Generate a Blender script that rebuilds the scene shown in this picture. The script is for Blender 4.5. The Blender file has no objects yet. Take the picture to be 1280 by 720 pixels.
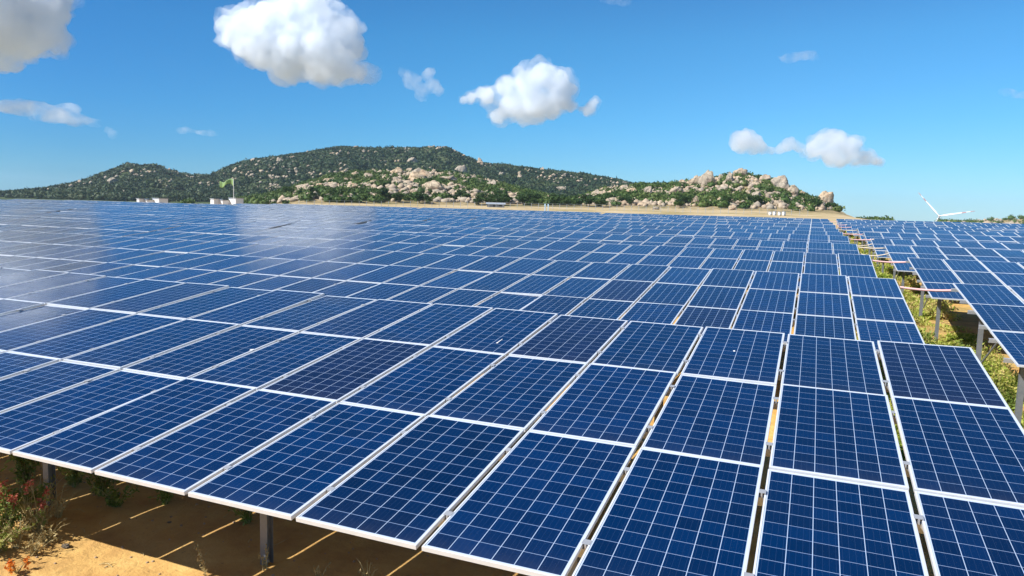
import bpy, bmesh, math, random
import numpy as np
from mathutils import Matrix, Vector, noise as mnoise
R = math.radians
random.seed(7); rng = np.random.default_rng(11)
sc = bpy.context.scene
COL = sc.collection
CAM = np.array([-1.833, -4.023, 2.248])

# ------------------------------------------------------------------ helpers
def link(o, parent=None):
    COL.objects.link(o)
    if parent is not None: o.parent = parent
    return o
def tag(o, label=None, cat=None, group=None, kind=None):
    if label: o['label'] = label
    if cat: o['category'] = cat
    if group: o['group'] = group
    if kind: o['kind'] = kind
    return o
def empty(name, loc, rz=0):
    o = bpy.data.objects.new(name, None); o.empty_display_size = .2
    o.location = loc; o.rotation_euler = (0, 0, rz)
    return link(o)
def mesh_np(name, V, F, smooth=False):
    """V (n,3); F (m,k) constant-size polygons"""
    V = np.asarray(V, np.float32); F = np.asarray(F, np.int32)
    me = bpy.data.meshes.new(name)
    me.vertices.add(len(V)); me.vertices.foreach_set('co', V.ravel())
    m, k = F.shape
    me.loops.add(m*k); me.loops.foreach_set('vertex_index', F.ravel())
    me.polygons.add(m); me.polygons.foreach_set('loop_start', np.arange(m, dtype=np.int32)*k)
    try: me.polygons.foreach_set('loop_total', np.full(m, k, np.int32))
    except Exception: pass
    me.update(calc_edges=True); me.validate()
    if smooth: me.polygons.foreach_set('use_smooth', np.ones(m, bool))
    return me
class MB:
    def __init__(s): s.v = []; s.f = []; s.m = []; s.uv = {}; s.pid = {}
    def box(s, x0, x1, y0, y1, z0, z1, M=None, mat=0):
        b = len(s.v)
        P = [(x0,y0,z0),(x1,y0,z0),(x1,y1,z0),(x0,y1,z0),(x0,y0,z1),(x1,y0,z1),(x1,y1,z1),(x0,y1,z1)]
        if M is not None: P = [tuple(M @ Vector(p)) for p in P]
        s.v += P
        for f in ((0,3,2,1),(4,5,6,7),(0,1,5,4),(1,2,6,5),(2,3,7,6),(3,0,4,7)):
            s.f.append(tuple(b+i for i in f)); s.m.append(mat)
        return s
    def quad(s, pts, mat=0, uv=None, pid=None):
        b = len(s.v); s.v += [tuple(p) for p in pts]
        s.f.append(tuple(range(b, b+len(pts)))); s.m.append(mat)
        if uv: s.uv[len(s.f)-1] = uv
        if pid is not None: s.pid[len(s.f)-1] = pid
        return s
    def tube(s, P, r, n=8, mat=0, cap=True):
        P = [Vector(p) for p in P]; rr = r if isinstance(r, (list, tuple)) else [r]*len(P)
        b = len(s.v)
        for i, p in enumerate(P):
            d = (P[min(i+1, len(P)-1)]-P[max(i-1, 0)]).normalized()
            a = d.cross(Vector((0,0,1)) if abs(d.z) < .9 else Vector((1,0,0))).normalized(); c = d.cross(a)
            for k in range(n):
                t = 2*math.pi*k/n; s.v.append(tuple(p + rr[i]*(math.cos(t)*a + math.sin(t)*c)))
        for i in range(len(P)-1):
            for k in range(n):
                q = b+i*n; s.f.append((q+k, q+(k+1)%n, q+n+(k+1)%n, q+n+k)); s.m.append(mat)
        if cap:
            s.f.append(tuple(b+k for k in range(n))[::-1]); s.m.append(mat)
            s.f.append(tuple(b+(len(P)-1)*n+k for k in range(n))); s.m.append(mat)
        return s
    def mesh(s, name, mats, smooth=False):
        me = bpy.data.meshes.new(name); me.from_pydata(s.v, [], s.f)
        for m in mats: me.materials.append(m)
        for p, m in zip(me.polygons, s.m): p.material_index = m; p.use_smooth = smooth
        if s.uv:
            uvl = me.uv_layers.new(name='UVMap')
            pl = me.uv_layers.new(name='pid') if s.pid else None
            for fi, uv in s.uv.items():
                p = me.polygons[fi]
                for li, u in zip(p.loop_indices, uv):
                    uvl.data[li].uv = u
                    if pl is not None: pl.data[li].uv = s.pid[fi]
        me.update(); return me
    def build(s, name, mats, parent=None, smooth=False):
        return link(bpy.data.objects.new(name, s.mesh(name, mats, smooth)), parent)

# ------------------------------------------------------------------ materials
class NT:
    def __init__(s, name, rough=.6, spec=.5):
        s.m = bpy.data.materials.new(name); s.m.use_nodes = True
        s.n = s.m.node_tree.nodes; s.l = s.m.node_tree.links
        s.b = s.n['Principled BSDF']; s.b.inputs['Roughness'].default_value = rough
        s.b.inputs['Specular IOR Level'].default_value = spec
    def node(s, t, **k):
        x = s.n.new(t)
        for a, v in k.items(): setattr(x, a, v)
        return x
    def put(s, sock, v):
        if hasattr(v, 'links') or isinstance(v, bpy.types.NodeSocket): s.l.new(v, sock)
        else: sock.default_value = v
    def math(s, op, a, b=0., c=None):
        x = s.node('ShaderNodeMath', operation=op)
        s.put(x.inputs[0], a); s.put(x.inputs[1], b)
        if c is not None: s.put(x.inputs[2], c)
        return x.outputs[0]
    def mix(s, f, a, b, blend='MIX'):
        x = s.node('ShaderNodeMix', data_type='RGBA', blend_type=blend)
        s.put(x.inputs[0], f)
        s.put(x.inputs[6], a if isinstance(a, bpy.types.NodeSocket) else (*a, 1) if len(a) == 3 else a)
        s.put(x.inputs[7], b if isinstance(b, bpy.types.NodeSocket) else (*b, 1) if len(b) == 3 else b)
        return x.outputs[2]
    def coord(s, which='Object'):
        return s.node('ShaderNodeTexCoord').outputs[which]
    def pos(s):
        return s.node('ShaderNodeNewGeometry').outputs['Position']
    def noise(s, vec, scale, detail=4, rough=.55, out=0, dist=0):
        x = s.node('ShaderNodeTexNoise'); s.l.new(vec, x.inputs['Vector'])
        x.inputs['Scale'].default_value = scale; x.inputs['Detail'].default_value = detail
        x.inputs['Roughness'].default_value = rough; x.inputs['Distortion'].default_value = dist
        return x.outputs[out]
    def ramp(s, f, stops, interp='LINEAR'):
        x = s.node('ShaderNodeValToRGB'); s.l.new(f, x.inputs[0]); e = x.color_ramp.elements
        x.color_ramp.interpolation = interp
        while len(e) < len(stops): e.new(.5)
        for i, (p, c) in enumerate(stops):
            e[i].position = p; e[i].color = (*c, 1) if len(c) == 3 else c
        return x.outputs[0]
    def bump(s, h, strength=.3, dist=.05):
        x = s.node('ShaderNodeBump'); x.inputs['Strength'].default_value = strength
        x.inputs['Distance'].default_value = dist
        s.l.new(h, x.inputs['Height']); s.l.new(x.outputs[0], s.b.inputs['Normal'])
    def color(s, c):
        s.put(s.b.inputs['Base Color'], c if isinstance(c, bpy.types.NodeSocket) else (*c, 1)); return s

def simple(name, c, rough=.6, metal=0, var=.12, scale=8, bump=0):
    t = NT(name, rough); t.b.inputs['Metallic'].default_value = metal
    n = t.noise(t.coord(), scale, 5)
    t.color(t.mix(n, tuple(max(0, x*(1-var)) for x in c), tuple(min(1, x*(1+var)) for x in c)))
    if bump: t.bump(n, bump, .02)
    return t.m

M_ALU = simple('aluminium', (.64, .66, .68), .42, .2, .12, 9)
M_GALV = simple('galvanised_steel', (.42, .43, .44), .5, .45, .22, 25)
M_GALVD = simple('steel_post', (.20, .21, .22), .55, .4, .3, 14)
M_WHITE = simple('white_paint', (.80, .80, .79), .5, 0, .05, 3)
M_BACK = simple('back_sheet', (.38, .38, .37), .6, 0, .05, 3)
M_GREY = simple('grey_roofing', (.30, .33, .36), .6, 0, .15, 2)
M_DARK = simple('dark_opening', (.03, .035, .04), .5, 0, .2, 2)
M_PINK = simple('conduit_plastic', (.80, .46, .42), .5, 0, .15, 4)
M_CREAM = simple('sleeve_plastic', (.72, .60, .46), .5, 0, .15, 4)
M_RED = simple('red_paint', (.48, .22, .22), .5, 0, .1, 3)
M_CONC = simple('concrete', (.45, .43, .40), .85, 0, .15, 4, .2)
M_BARK = simple('bark', (.12, .09, .06), .9, 0, .3, 20, .3)

def cell_material():
    t = NT('solar_cells', .1, .5)
    uv = t.node('ShaderNodeUVMap', uv_map='UVMap').outputs[0]
    sp = t.node('ShaderNodeSeparateXYZ'); t.l.new(uv, sp.inputs[0]); u, v = sp.outputs[0], sp.outputs[1]
    pid = t.node('ShaderNodeUVMap', uv_map='pid').outputs[0]
    rnd = t.node('ShaderNodeObjectInfo').outputs['Random']
    # one value per panel
    add = t.node('ShaderNodeVectorMath', operation='ADD'); t.l.new(pid, add.inputs[0])
    cmb = t.node('ShaderNodeCombineXYZ'); t.l.new(t.math('MULTIPLY', rnd, 917.), cmb.inputs[0]); t.l.new(t.math('MULTIPLY', rnd, 331.), cmb.inputs[1])
    t.l.new(cmb.outputs[0], add.inputs[1])
    wn = t.node('ShaderNodeTexWhiteNoise', noise_dimensions='3D'); t.l.new(add.outputs[0], wn.inputs['Vector'])
    w1 = wn.outputs['Value']; sepc = t.node('ShaderNodeSeparateColor'); t.l.new(wn.outputs['Color'], sepc.inputs[0])
    # one value per cell
    cv = t.node('ShaderNodeCombineXYZ'); t.l.new(t.math('FLOOR', u), cv.inputs[0]); t.l.new(t.math('FLOOR', v), cv.inputs[1]); t.l.new(t.math('MULTIPLY', w1, 77.), cv.inputs[2])
    wc = t.node('ShaderNodeTexWhiteNoise', noise_dimensions='3D'); t.l.new(cv.outputs[0], wc.inputs['Vector'])
    def line(x, pitch, half):
        f = t.math('FRACT', x); d = t.math('MINIMUM', f, t.math('SUBTRACT', 1., f))
        return t.math('LESS_THAN', t.math('MULTIPLY', d, pitch), half)
    lu = line(u, .1581, .0024); lv = line(v, .1581, .0019)
    bus = t.math('MULTIPLY', line(t.math('ADD', t.math('MULTIPLY', u, 4.), .5), .0392, .0008), .16)
    out = t.math('MAXIMUM', t.math('MAXIMUM', t.math('LESS_THAN', u, 0.), t.math('GREATER_THAN', u, 6.)),
                 t.math('MAXIMUM', t.math('LESS_THAN', v, 0.), t.math('GREATER_THAN', v, 12.)))
    base = t.mix(t.ramp(w1, [(0, (0,0,0)), (.84, (.08,.08,.08)), (.9, (1,1,1))]), (.0000, .0165, .070), (.0060, .0085, .034))
    base = t.mix(t.math('MULTIPLY', sepc.outputs[1], .55), base, (.0000, .0070, .028))
    hv = t.node('ShaderNodeHueSaturation'); t.l.new(base, hv.inputs['Color'])
    gr = t.noise(t.coord(), 55, 3, .7)
    val = t.math('ADD', t.math('MULTIPLY', wc.outputs['Value'], .42), t.math('ADD', .60, t.math('MULTIPLY', gr, .4)))
    t.l.new(val, hv.inputs['Value'])
    c = t.mix(bus, hv.outputs[0], (.10, .15, .24))
    c = t.mix(t.math('MULTIPLY', lv, .85), c, (.30, .40, .58))
    c = t.mix(t.math('MULTIPLY', lu, .85), c, (.42, .52, .66))
    c = t.mix(out, c, (.46, .52, .60))
    # a thin film of dust
    dust = t.noise(t.pos(), 1.3, 5, .6)
    dd = t.ramp(dust, [(.35, (0,0,0)), (.8, (1,1,1))])
    c = t.mix(t.math('MULTIPLY', dd, .004), c, (.42, .38, .32))
    # dust washed down to each panel's low edge
    low = t.math('MULTIPLY', t.math('POWER', t.math('SUBTRACT', 1., t.math('MULTIPLY', t.math('MAXIMUM', v, 0.), 1/12.)), 14.), t.math('MULTIPLY', t.noise(t.coord(), 9, 4, .6), .045))
    c = t.mix(low, c, (.45, .40, .32))
    t.color(c)
    t.l.new(t.math('ADD', .10, t.math('MULTIPLY', dd, .09)), t.b.inputs['Roughness'])
    t.b.inputs['IOR'].default_value = 1.5
    return t.m
M_CELL = cell_material()

def leaf_material(name, stops, scale=3., trans=.25, rough=.6, obj=False, small=None):
    t = NT(name, rough, .25)
    g = t.node('ShaderNodeNewGeometry')
    wn = g.outputs['Random Per Island']
    p = t.coord() if obj else t.pos()
    n = t.noise(p, scale, 3, .6)
    f = t.math('ADD', t.math('MULTIPLY', n, .75), t.math('MULTIPLY', wn, .25))
    if obj:
        f = t.math('ADD', f, t.math('MULTIPLY', t.math('SUBTRACT', t.node('ShaderNodeObjectInfo').outputs['Random'], .5), .22))
    c = t.ramp(f, stops)
    t.color(c)
    if trans:
        tr = t.node('ShaderNodeBsdfTranslucent'); t.l.new(c, tr.inputs[0])
        mx = t.node('ShaderNodeMixShader'); mx.inputs[0].default_value = trans
        out = t.n['Material Output']; t.l.new(t.b.outputs[0], mx.inputs[1]); t.l.new(tr.outputs[0], mx.inputs[2]); t.l.new(mx.outputs[0], out.inputs[0])
    return t.m
M_WEED = leaf_material('weed_leaf', [(.25, (.12, .20, .02)), (.42, (.30, .38, .05)), (.56, (.54, .52, .13)), (.66, (.62, .46, .20)), (.85, (.42, .24, .10))], .9, .42)
M_WEEDG = leaf_material('green_leaf', [(.2, (.09, .14, .025)), (.5, (.22, .27, .05)), (.8, (.42, .38, .11))], 4, .3, obj=True)
M_DRY = leaf_material('dry_stem', [(.2, (.30, .22, .09)), (.5, (.48, .38, .17)), (.8, (.58, .48, .24))], 6, .2, obj=True)
M_FLOWER = leaf_material('red_petal', [(.3, (.36, .08, .05)), (.7, (.50, .19, .13))], 9, .3, obj=True)
M_ORANGE = leaf_material('orange_petal', [(.3, (.65, .18, .02)), (.7, (.75, .28, .04))], 9, .3, obj=True)
M_TREE = leaf_material('tree_leaf', [(.25, (.018, .045, .010)), (.5, (.04, .085, .016)), (.75, (.085, .13, .03))], .5, .15, obj=True)
M_SCRUB = leaf_material('scrub_leaf', [(.28, (.026, .060, .010)), (.45, (.055, .105, .018)), (.62, (.11, .15, .035)), (.8, (.19, .19, .07))], .06, .15)
M_FAR = leaf_material('forest_leaf', [(.30, (.010, .030, .010)), (.45, (.024, .052, .016)), (.60, (.055, .085, .026)), (.75, (.11, .12, .05))], .022, .1)

def rock_material():
    t = NT('granite', .85, .3); p = t.coord()
    ri = t.node('ShaderNodeObjectInfo').outputs['Random']
    n = t.noise(p, 1.6, 6, .65); n2 = t.noise(p, .7, 3, .5, dist=.6)
    c = t.ramp(n, [(.3, (.20, .13, .08)), (.45, (.43, .32, .20)), (.7, (.58, .46, .32))])
    c = t.mix(t.ramp(n2, [(.5, (0,0,0)), (.62, (.7,.7,.7))]), c, (.42, .23, .12))
    c = t.mix(t.math('MULTIPLY', ri, .7), c, (.27, .25, .21))
    cr = t.node('ShaderNodeTexVoronoi', feature='DISTANCE_TO_EDGE'); t.l.new(p, cr.inputs['Vector']); cr.inputs['Scale'].default_value = 1.7
    ck = t.ramp(cr.outputs['Distance'], [(.0, (1,1,1)), (.05, (0,0,0))]); c = t.mix(t.math('MULTIPLY', ck, .75), c, (.07, .055, .04))
    t.color(c); t.bump(n, .9, .5); return t.m
M_ROCK = rock_material()
def rubble_material():
    t = NT('rubble', .85, .3)
    n = t.noise(t.pos(), .35, 5, .65)
    g = t.node('ShaderNodeNewGeometry').outputs['Random Per Island']
    c = t.ramp(n, [(.3, (.20, .13, .08)), (.5, (.43, .32, .21)), (.7, (.54, .44, .31))])
    c = t.mix(t.math('MULTIPLY', g, .75), c, (.24, .22, .18))
    t.color(c); return t.m
M_RUBBLE = rubble_material()
def hill_material(name, dry):
    t = NT(name, .95, .1); p = t.pos()
    n = t.noise(p, .03, 6, .65); n2 = t.noise(p, .35, 4, .6)
    c = t.ramp(n, dry)
    c = t.mix(t.ramp(n2, [(.4, (0,0,0)), (.7, (.8,.8,.8))]), c, (.055, .075, .022))
    t.color(c); t.bump(n2, .5, 1.); return t.m
M_HNEAR = hill_material('hill_soil', [(.3, (.16, .14, .06)), (.5, (.34, .25, .13)), (.7, (.44, .33, .19))])
M_HFAR = hill_material('hill_forest_floor', [(.3, (.03, .05, .02)), (.6, (.06, .08, .03)), (.8, (.14, .13, .07))])
def ground_material():
    t = NT('sand', .95, .15); p = t.pos()
    a = t.noise(p, .07, 5, .6); b = t.noise(p, 1.4, 6, .65); f = t.noise(p, 22, 4, .7); e = t.noise(p, 90, 2, .6)
    c = t.ramp(b, [(.3, (.42, .20, .050)), (.5, (.64, .37, .105)), (.72, (.80, .55, .20))])
    c = t.mix(t.ramp(a, [(.42, (0,0,0)), (.62, (.55,.55,.55))]), c, (.36, .25, .11))
    peb = t.ramp(f, [(.63, (0,0,0)), (.70, (1,1,1))])
    c = t.mix(t.math('MULTIPLY', peb, .55), c, (.22, .14, .08))
    c = t.mix(t.math('MULTIPLY', t.ramp(e, [(.3, (1,1,1)), (.5, (0,0,0))]), .25), c, (.30, .20, .10))
    # the dry grass that covers the open strips further off
    sp = t.node('ShaderNodeSeparateXYZ'); t.l.new(p, sp.inputs[0])
    far = t.math('MULTIPLY', t.math('SUBTRACT', sp.outputs[1], 7.), .25); far = t.node_clamp(far) if hasattr(t, 'node_clamp') else far
    cl = t.node('ShaderNodeClamp'); t.l.new(far, cl.inputs[0])
    gm = t.ramp(t.noise(p, .9, 5, .6), [(.42, (0,0,0)), (.60, (1,1,1))])
    c = t.mix(t.math('MULTIPLY', t.math('MULTIPLY', gm, cl.outputs[0]), .55), c, (.22, .18, .06))
    fr = t.node('ShaderNodeMapRange'); t.l.new(sp.outputs[1], fr.inputs[0]); fr.inputs[1].default_value = 95; fr.inputs[2].default_value = 160
    c = t.mix(t.math('MULTIPLY', fr.outputs[0], .8), c, t.ramp(t.noise(p, .06, 6, .7), [(.38, (.20, .19, .08)), (.5, (.42, .33, .19)), (.62, (.52, .43, .28))]))
    t.color(c)
    h = t.math('ADD', t.math('ADD', t.math('MULTIPLY', b, .6), t.math('MULTIPLY', f, .35)), t.math('MULTIPLY', t.noise(p, 5.5, 3, .5, dist=.8), .8)); t.bump(h, .55, .06)
    return t.m
M_SAND = ground_material()

# ------------------------------------------------------------------ terrain
def interp(az, table):
    a = np.array([q[0] for q in table]); e = np.array([q[1] for q in table]); return np.interp(az, a, e)
def vnoise(x, y, s, seed=0):
    """smooth value noise, vectorised"""
    x = np.asarray(x, float)/s + 13.7*seed; y = np.asarray(y, float)/s - 7.3*seed
    xi, yi = np.floor(x), np.floor(y); fx, fy = x-xi, y-yi
    fx = fx*fx*(3-2*fx); fy = fy*fy*(3-2*fy)
    def h(a, b):
        k = np.sin(a*127.1 + b*311.7 + seed*74.7)*43758.5453; return k-np.floor(k)
    return (h(xi, yi)*(1-fx)+h(xi+1, yi)*fx)*(1-fy) + (h(xi, yi+1)*(1-fx)+h(xi+1, yi+1)*fx)*fy
def fbm(x, y, s, seed=0, o=4):
    r = 0; a = 1; t = 0
    for i in range(o): r = r + a*vnoise(x, y, s/2**i, seed+i); t += a; a *= .5
    return r/t
def sstep(t): t = np.clip(t, 0, 1); return t*t*(3-2*t)
def ground_z(x, y):
    x = np.asarray(x, float); y = np.asarray(y, float)
    dx, dy = x-CAM[0], y-CAM[1]; r = np.hypot(dx, dy); az = np.degrees(np.arctan2(dx, dy))
    ymax = 88 + 512*sstep((az+44)/14)*(az < 180); yy = np.minimum(np.maximum(y, -60), ymax)
    z = -1.2 + .0145*yy + .003*np.clip(yy-120, 0, 500) - 1.5*sstep((-az-44)/8)*sstep((r-135)/60)*(az < 180)
    # to the right the plateau ends and the land falls away to the coast
    fall = sstep((r-175-45*fbm(x, y, 60, 5))/700.)*sstep((az-1.5)/5.)*(1-sstep((az-178)/2))
    z = z - 85*fall
    # low sandy bank behind the array
    z = z + (.6*sstep((r-160)/60)*(1-sstep((az+4)/6))*sstep((az+36)/10)*(az < 180) * fbm(x, y, 50, 3))
    z = z + .10*(fbm(x, y, 1.7, 9)-.5)*(r < 60) + .5*(fbm(x, y, 40, 2)-.5)*sstep((r-130)/80)
    z = z - .38*sstep((x-.5)/1.2)*sstep((y-7)/3)*(1-sstep((y-17.5)/3.5))*(x < 60)
    # little dune at the near left
    z = z + .16*np.exp(-(((x+9.6)/1.3)**2+((y-.0)/.8)**2))
    return z
HILLS = dict(
 far=dict(t=[(-75,-.1),(-60.3,.0),(-57.85,.05),(-56.77,.18),(-55.22,.45),(-53.38,.95),(-51.94,1.61),(-50.96,2.04),(-50.47,2.28),(-49.73,2.21),(-48.87,2.36),(-47.96,2.07),(-46.67,1.73),(-45.24,1.74),(-43.98,2.31),(-42.6,2.84),(-40.63,3.22),(-39.78,3.38),(-38.33,3.68),(-36.27,4.08),(-33.88,4.12),(-31.45,4.28),(-28.98,4.43),(-27.74,4.41),(-26.79,3.95),(-25.21,3.32),(-22.69,3.21),(-21.11,3.06),(-18.91,2.81),(-16.4,2.62),(-14.83,2.4),(-13.28,2.07),(-10.82,1.81),(-9.01,1.6),(-6.61,1.05),(-3.11,.0),(0,-1)],
   R=1300, wf=560, wb=500, az=(-66, -1), namp=16, ns=130, base=620, mat=M_HFAR, naz=330, nr=90),
 near=dict(t=[(-46,-1),(-43.19,0.05),(-40.94,.49),(-38.63,1.3),(-36.87,1.95),(-35.08,2.25),(-32.65,2.45),(-30.19,2.6),(-27.7,2.55),(-25.82,2.3),(-23.92,1.9),(-22.01,1.35),(-19.47,.85),(-17.58,.55),(-15.05,.1),(-13,-1)],
   R=560, wf=250, wb=160, az=(-47, -12), namp=5, ns=38, base=310, mat=M_HNEAR, naz=240, nr=90),
 right=dict(t=[(-23.5,-1),(-21.5,-.1),(-20.08,.15),(-18.83,.5),(-16.96,1.05),(-15.12,1.70),(-12.66,1.95),(-10.84,2.0),(-9.05,2.2),(-7.58,2.45),(-6.42,2.75),(-5.56,2.85),(-4.12,2.75),(-3.26,2.5),(-2.12,2.05),(-.99,1.55),(.13,1.05),(1.22,.75),(1.9,.35),(2.59,.02),(3.64,-.4),(5,-1.5)],
   R=500, wf=170, wb=150, az=(-24, 5), namp=4, ns=30, base=330, mat=M_HNEAR, naz=240, nr=90),
 coast=dict(t=[(8.4,-.8),(9.45,-.15),(10.33,.1),(11.21,.2),(12.71,.33),(15.15,.5),(17.47,.35),(22,-.5)],
   R=950, wf=200, wb=200, az=(8, 23), namp=3, ns=60, base=760, mat=M_HNEAR, naz=80, nr=50),
)
def hill_h(k, az, r):
    h = HILLS[k]; x = CAM[0]+r*np.sin(np.radians(az)); y = CAM[1]+r*np.cos(np.radians(az))
    Rr = h['R']*(1+.05*(fbm(az*10, az*0, 60, 4)-.5))
    top = CAM[2] + Rr*np.tan(np.radians(interp(az, h['t'])))
    g = ground_z(x, y)
    front = sstep(1-(Rr-r)/h['wf'])**.85; back = sstep(1-(r-Rr)/h['wb'])
    s = np.where(r < Rr, front, back)
    z = g + np.maximum(top-g, -6)*s
    amp = h['namp']*np.clip((top-g)/30., 0, 1)
    z = z + amp*(fbm(x, y, h['ns'], 21, 5)-.56)*s*(1-.75*np.clip(1-np.abs(Rr-r)/60., 0, 1)) 
    return np.where(s <= 0, g-1.5, z - 1.5*(1-np.clip(s*30, 0, 1)))
def surf_z(x, y):
    dx, dy = x-CAM[0], y-CAM[1]; r = np.hypot(dx, dy); az = np.degrees(np.arctan2(dx, dy))
    z = ground_z(x, y)
    for k, h in HILLS.items():
        ok = (az > h['az'][0]) & (az < h['az'][1]) & (r > h['base']-60) & (r < h['R']+h['wb'])
        z = np.where(ok, np.maximum(z, hill_h(k, az, r)), z)
    return z
def grid_faces(na, nr, wrap=False):
    i = np.arange(na if wrap else na-1)[:, None]; j = np.arange(nr-1)[None]
    a = i*nr+j; b = ((i+1) % na)*nr+j
    return np.stack([a, b, b+1, a+1], -1).reshape(-1, 4)
def build_terrain():
    az = np.concatenate([np.arange(-75, 40, .5), np.arange(40, 285, 5)])
    rr = np.concatenate([[.02], np.geomspace(.5, 260, 230), np.geomspace(268, 4100, 70)])
    A, Q = np.meshgrid(az, rr, indexing='ij')
    x = CAM[0]+Q*np.sin(np.radians(A)); y = CAM[1]+Q*np.cos(np.radians(A)); z = ground_z(x, y)
    me = mesh_np('ground', np.stack([x, y, z], -1).reshape(-1, 3), grid_faces(len(az), len(rr), True), True)
    me.materials.append(M_SAND); o = link(bpy.data.objects.new('ground', me)); o['kind'] = 'structure'
    for k, h in HILLS.items():
        az = np.linspace(*h['az'], h['naz']); rr = np.linspace(h['base']-60, h['R']+h['wb'], h['nr'])
        A, Q = np.meshgrid(az, rr, indexing='ij')
        x = CAM[0]+Q*np.sin(np.radians(A)); y = CAM[1]+Q*np.cos(np.radians(A)); z = hill_h(k, A, Q)
        me = mesh_np('hill', np.stack([x, y, z], -1).reshape(-1, 3), grid_faces(len(az), len(rr)), True)
        me.materials.append(h['mat']); o = link(bpy.data.objects.new('hill', me)); o['kind'] = 'structure'
build_terrain()
def on_terrain(az, el, rmin=200, rmax=1500):
    """where the line of sight at this bearing and height meets the land"""
    r = np.linspace(rmin, rmax, 2600); x = CAM[0]+r*np.sin(R(az)); y = CAM[1]+r*np.cos(R(az))
    z = surf_z(x, y); hit = np.nonzero(z > CAM[2]+r*math.tan(R(el)))[0]
    if not len(hit): return None
    i = hit[0]; return x[i], y[i], z[i], r[i]

# ------------------------------------------------------------------ the solar tables
TILT = .12883; PX = 1.0345; PT = 1.972; PW = .994; PL = 1.956; PITCH = 8.802
def panel_geo(frame_part):
    """origin at the panel's low left corner, x along the row, y up the slope, top of the frame at z=0"""
    L = .0135
    g = MB()
    cx, cy = (PW-2*L-6*.1581)/2, (PL-2*L-12*.1581)/2
    u0, u1, v0, v1 = -cx/.1581, 6+cx/.1581, -cy/.1581, 12+cy/.1581
    g.quad([(L, L, -.003), (PW-L, L, -.003), (PW-L, PL-L, -.003), (L, PL-L, -.003)], 0, [(u0, v0), (u1, v0), (u1, v1), (u0, v1)], (0, 0))
    g.quad([(L, L, -.009), (L, PL-L, -.009), (PW-L, PL-L, -.009), (PW-L, L, -.009)], 1, [(0, 0)]*4, (0, 0))
    f = MB() if frame_part else g
    fm = 0 if frame_part else 2
    o = [(0, 0), (PW, 0), (PW, PL), (0, PL)]; i = [(L, L), (PW-L, L), (PW-L, PL-L), (L, PL-L)]
    for k in range(4):
        a, b = o[k], o[(k+1) % 4]; c, d = i[(k+1) % 4], i[k]
        e = .0015
        f.quad([(*a, -e), (*b, -e), (*c, 0), (*d, 0)], fm)
        f.quad([(*a, -.033), (*b, -.033), (*b, -e), (*a, -e)], fm)
        f.quad([(*d, 0), (*c, 0), (*c, -.033), (*d, -.033)], fm)
        f.quad([(*a, -.033), (*d, -.033), (*c, -.033), (*b, -.033)], fm)
    gm = g.mesh('solar_panel', [M_CELL, M_BACK] + ([] if frame_part else [M_ALU]))
    return gm, (f.mesh('frame', [M_ALU]) if frame_part else None)
PANEL_A, FRAME_A = panel_geo(True)
PANEL_B, _ = panel_geo(False)
SL = Matrix.Rotation(TILT, 4, 'X')
PUR = [(.22+.5*(q % 2)*1.12 + q//2)*PT for q in range(6)]     # purlin positions up the slope
PUR = [(t+f)*PT for t in range(3) for f in (.22, .78)]
GH = 1.2                                                       # height of the low edge above ground
ORD = ['front', 'second', 'third', 'fourth', 'fifth', 'sixth', 'seventh', 'eighth', 'ninth', 'tenth', 'eleventh', 'twelfth', 'thirteenth']
MESH_CACHE = {}
def purlin_mesh(x0, x1, clamps, ea=0., eb=0.):
    key = (round(x1-x0, 3), clamps, ea)
    if key not in MESH_CACHE:
        g = MB(); w = x1-x0
        g.box(-ea, w+eb, -.022, .022, -.045, -.041)
        g.box(-ea, w+eb, -.022, -.0185, -.105, -.045)
        g.box(-ea, w+eb, -.022, .022, -.109, -.105)
        if clamps:
            n = int(round(w/PX))
            for k in range(1, n):
                c = k*PX-.021
                g.box(c-.006, c+.006, -.03, .03, -.041, -.0005); g.box(c-.030, c+.030, -.028, .028, .0003, .0035)
        MESH_CACHE[key] = g.mesh('purlin', [M_GALV])
    return MESH_CACHE[key]
def rafter_mesh():
    if 'rafter' not in MESH_CACHE:
        g = MB(); g.box(-.03, .03, .55, 3*PT-.5, -.124, -.1205); g.box(-.03, -.026, .55, 3*PT-.5, -.216, -.124); g.box(-.03, .03, .55, 3*PT-.5, -.22, -.216)
        MESH_CACHE['rafter'] = g.mesh('rafter', [M_GALV])
    return MESH_CACHE['rafter']
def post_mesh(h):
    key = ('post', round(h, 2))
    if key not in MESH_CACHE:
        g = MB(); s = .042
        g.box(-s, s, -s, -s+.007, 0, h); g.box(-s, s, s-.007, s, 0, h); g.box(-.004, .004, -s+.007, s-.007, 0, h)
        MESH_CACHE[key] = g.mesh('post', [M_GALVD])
    return MESH_CACHE[key]
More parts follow.
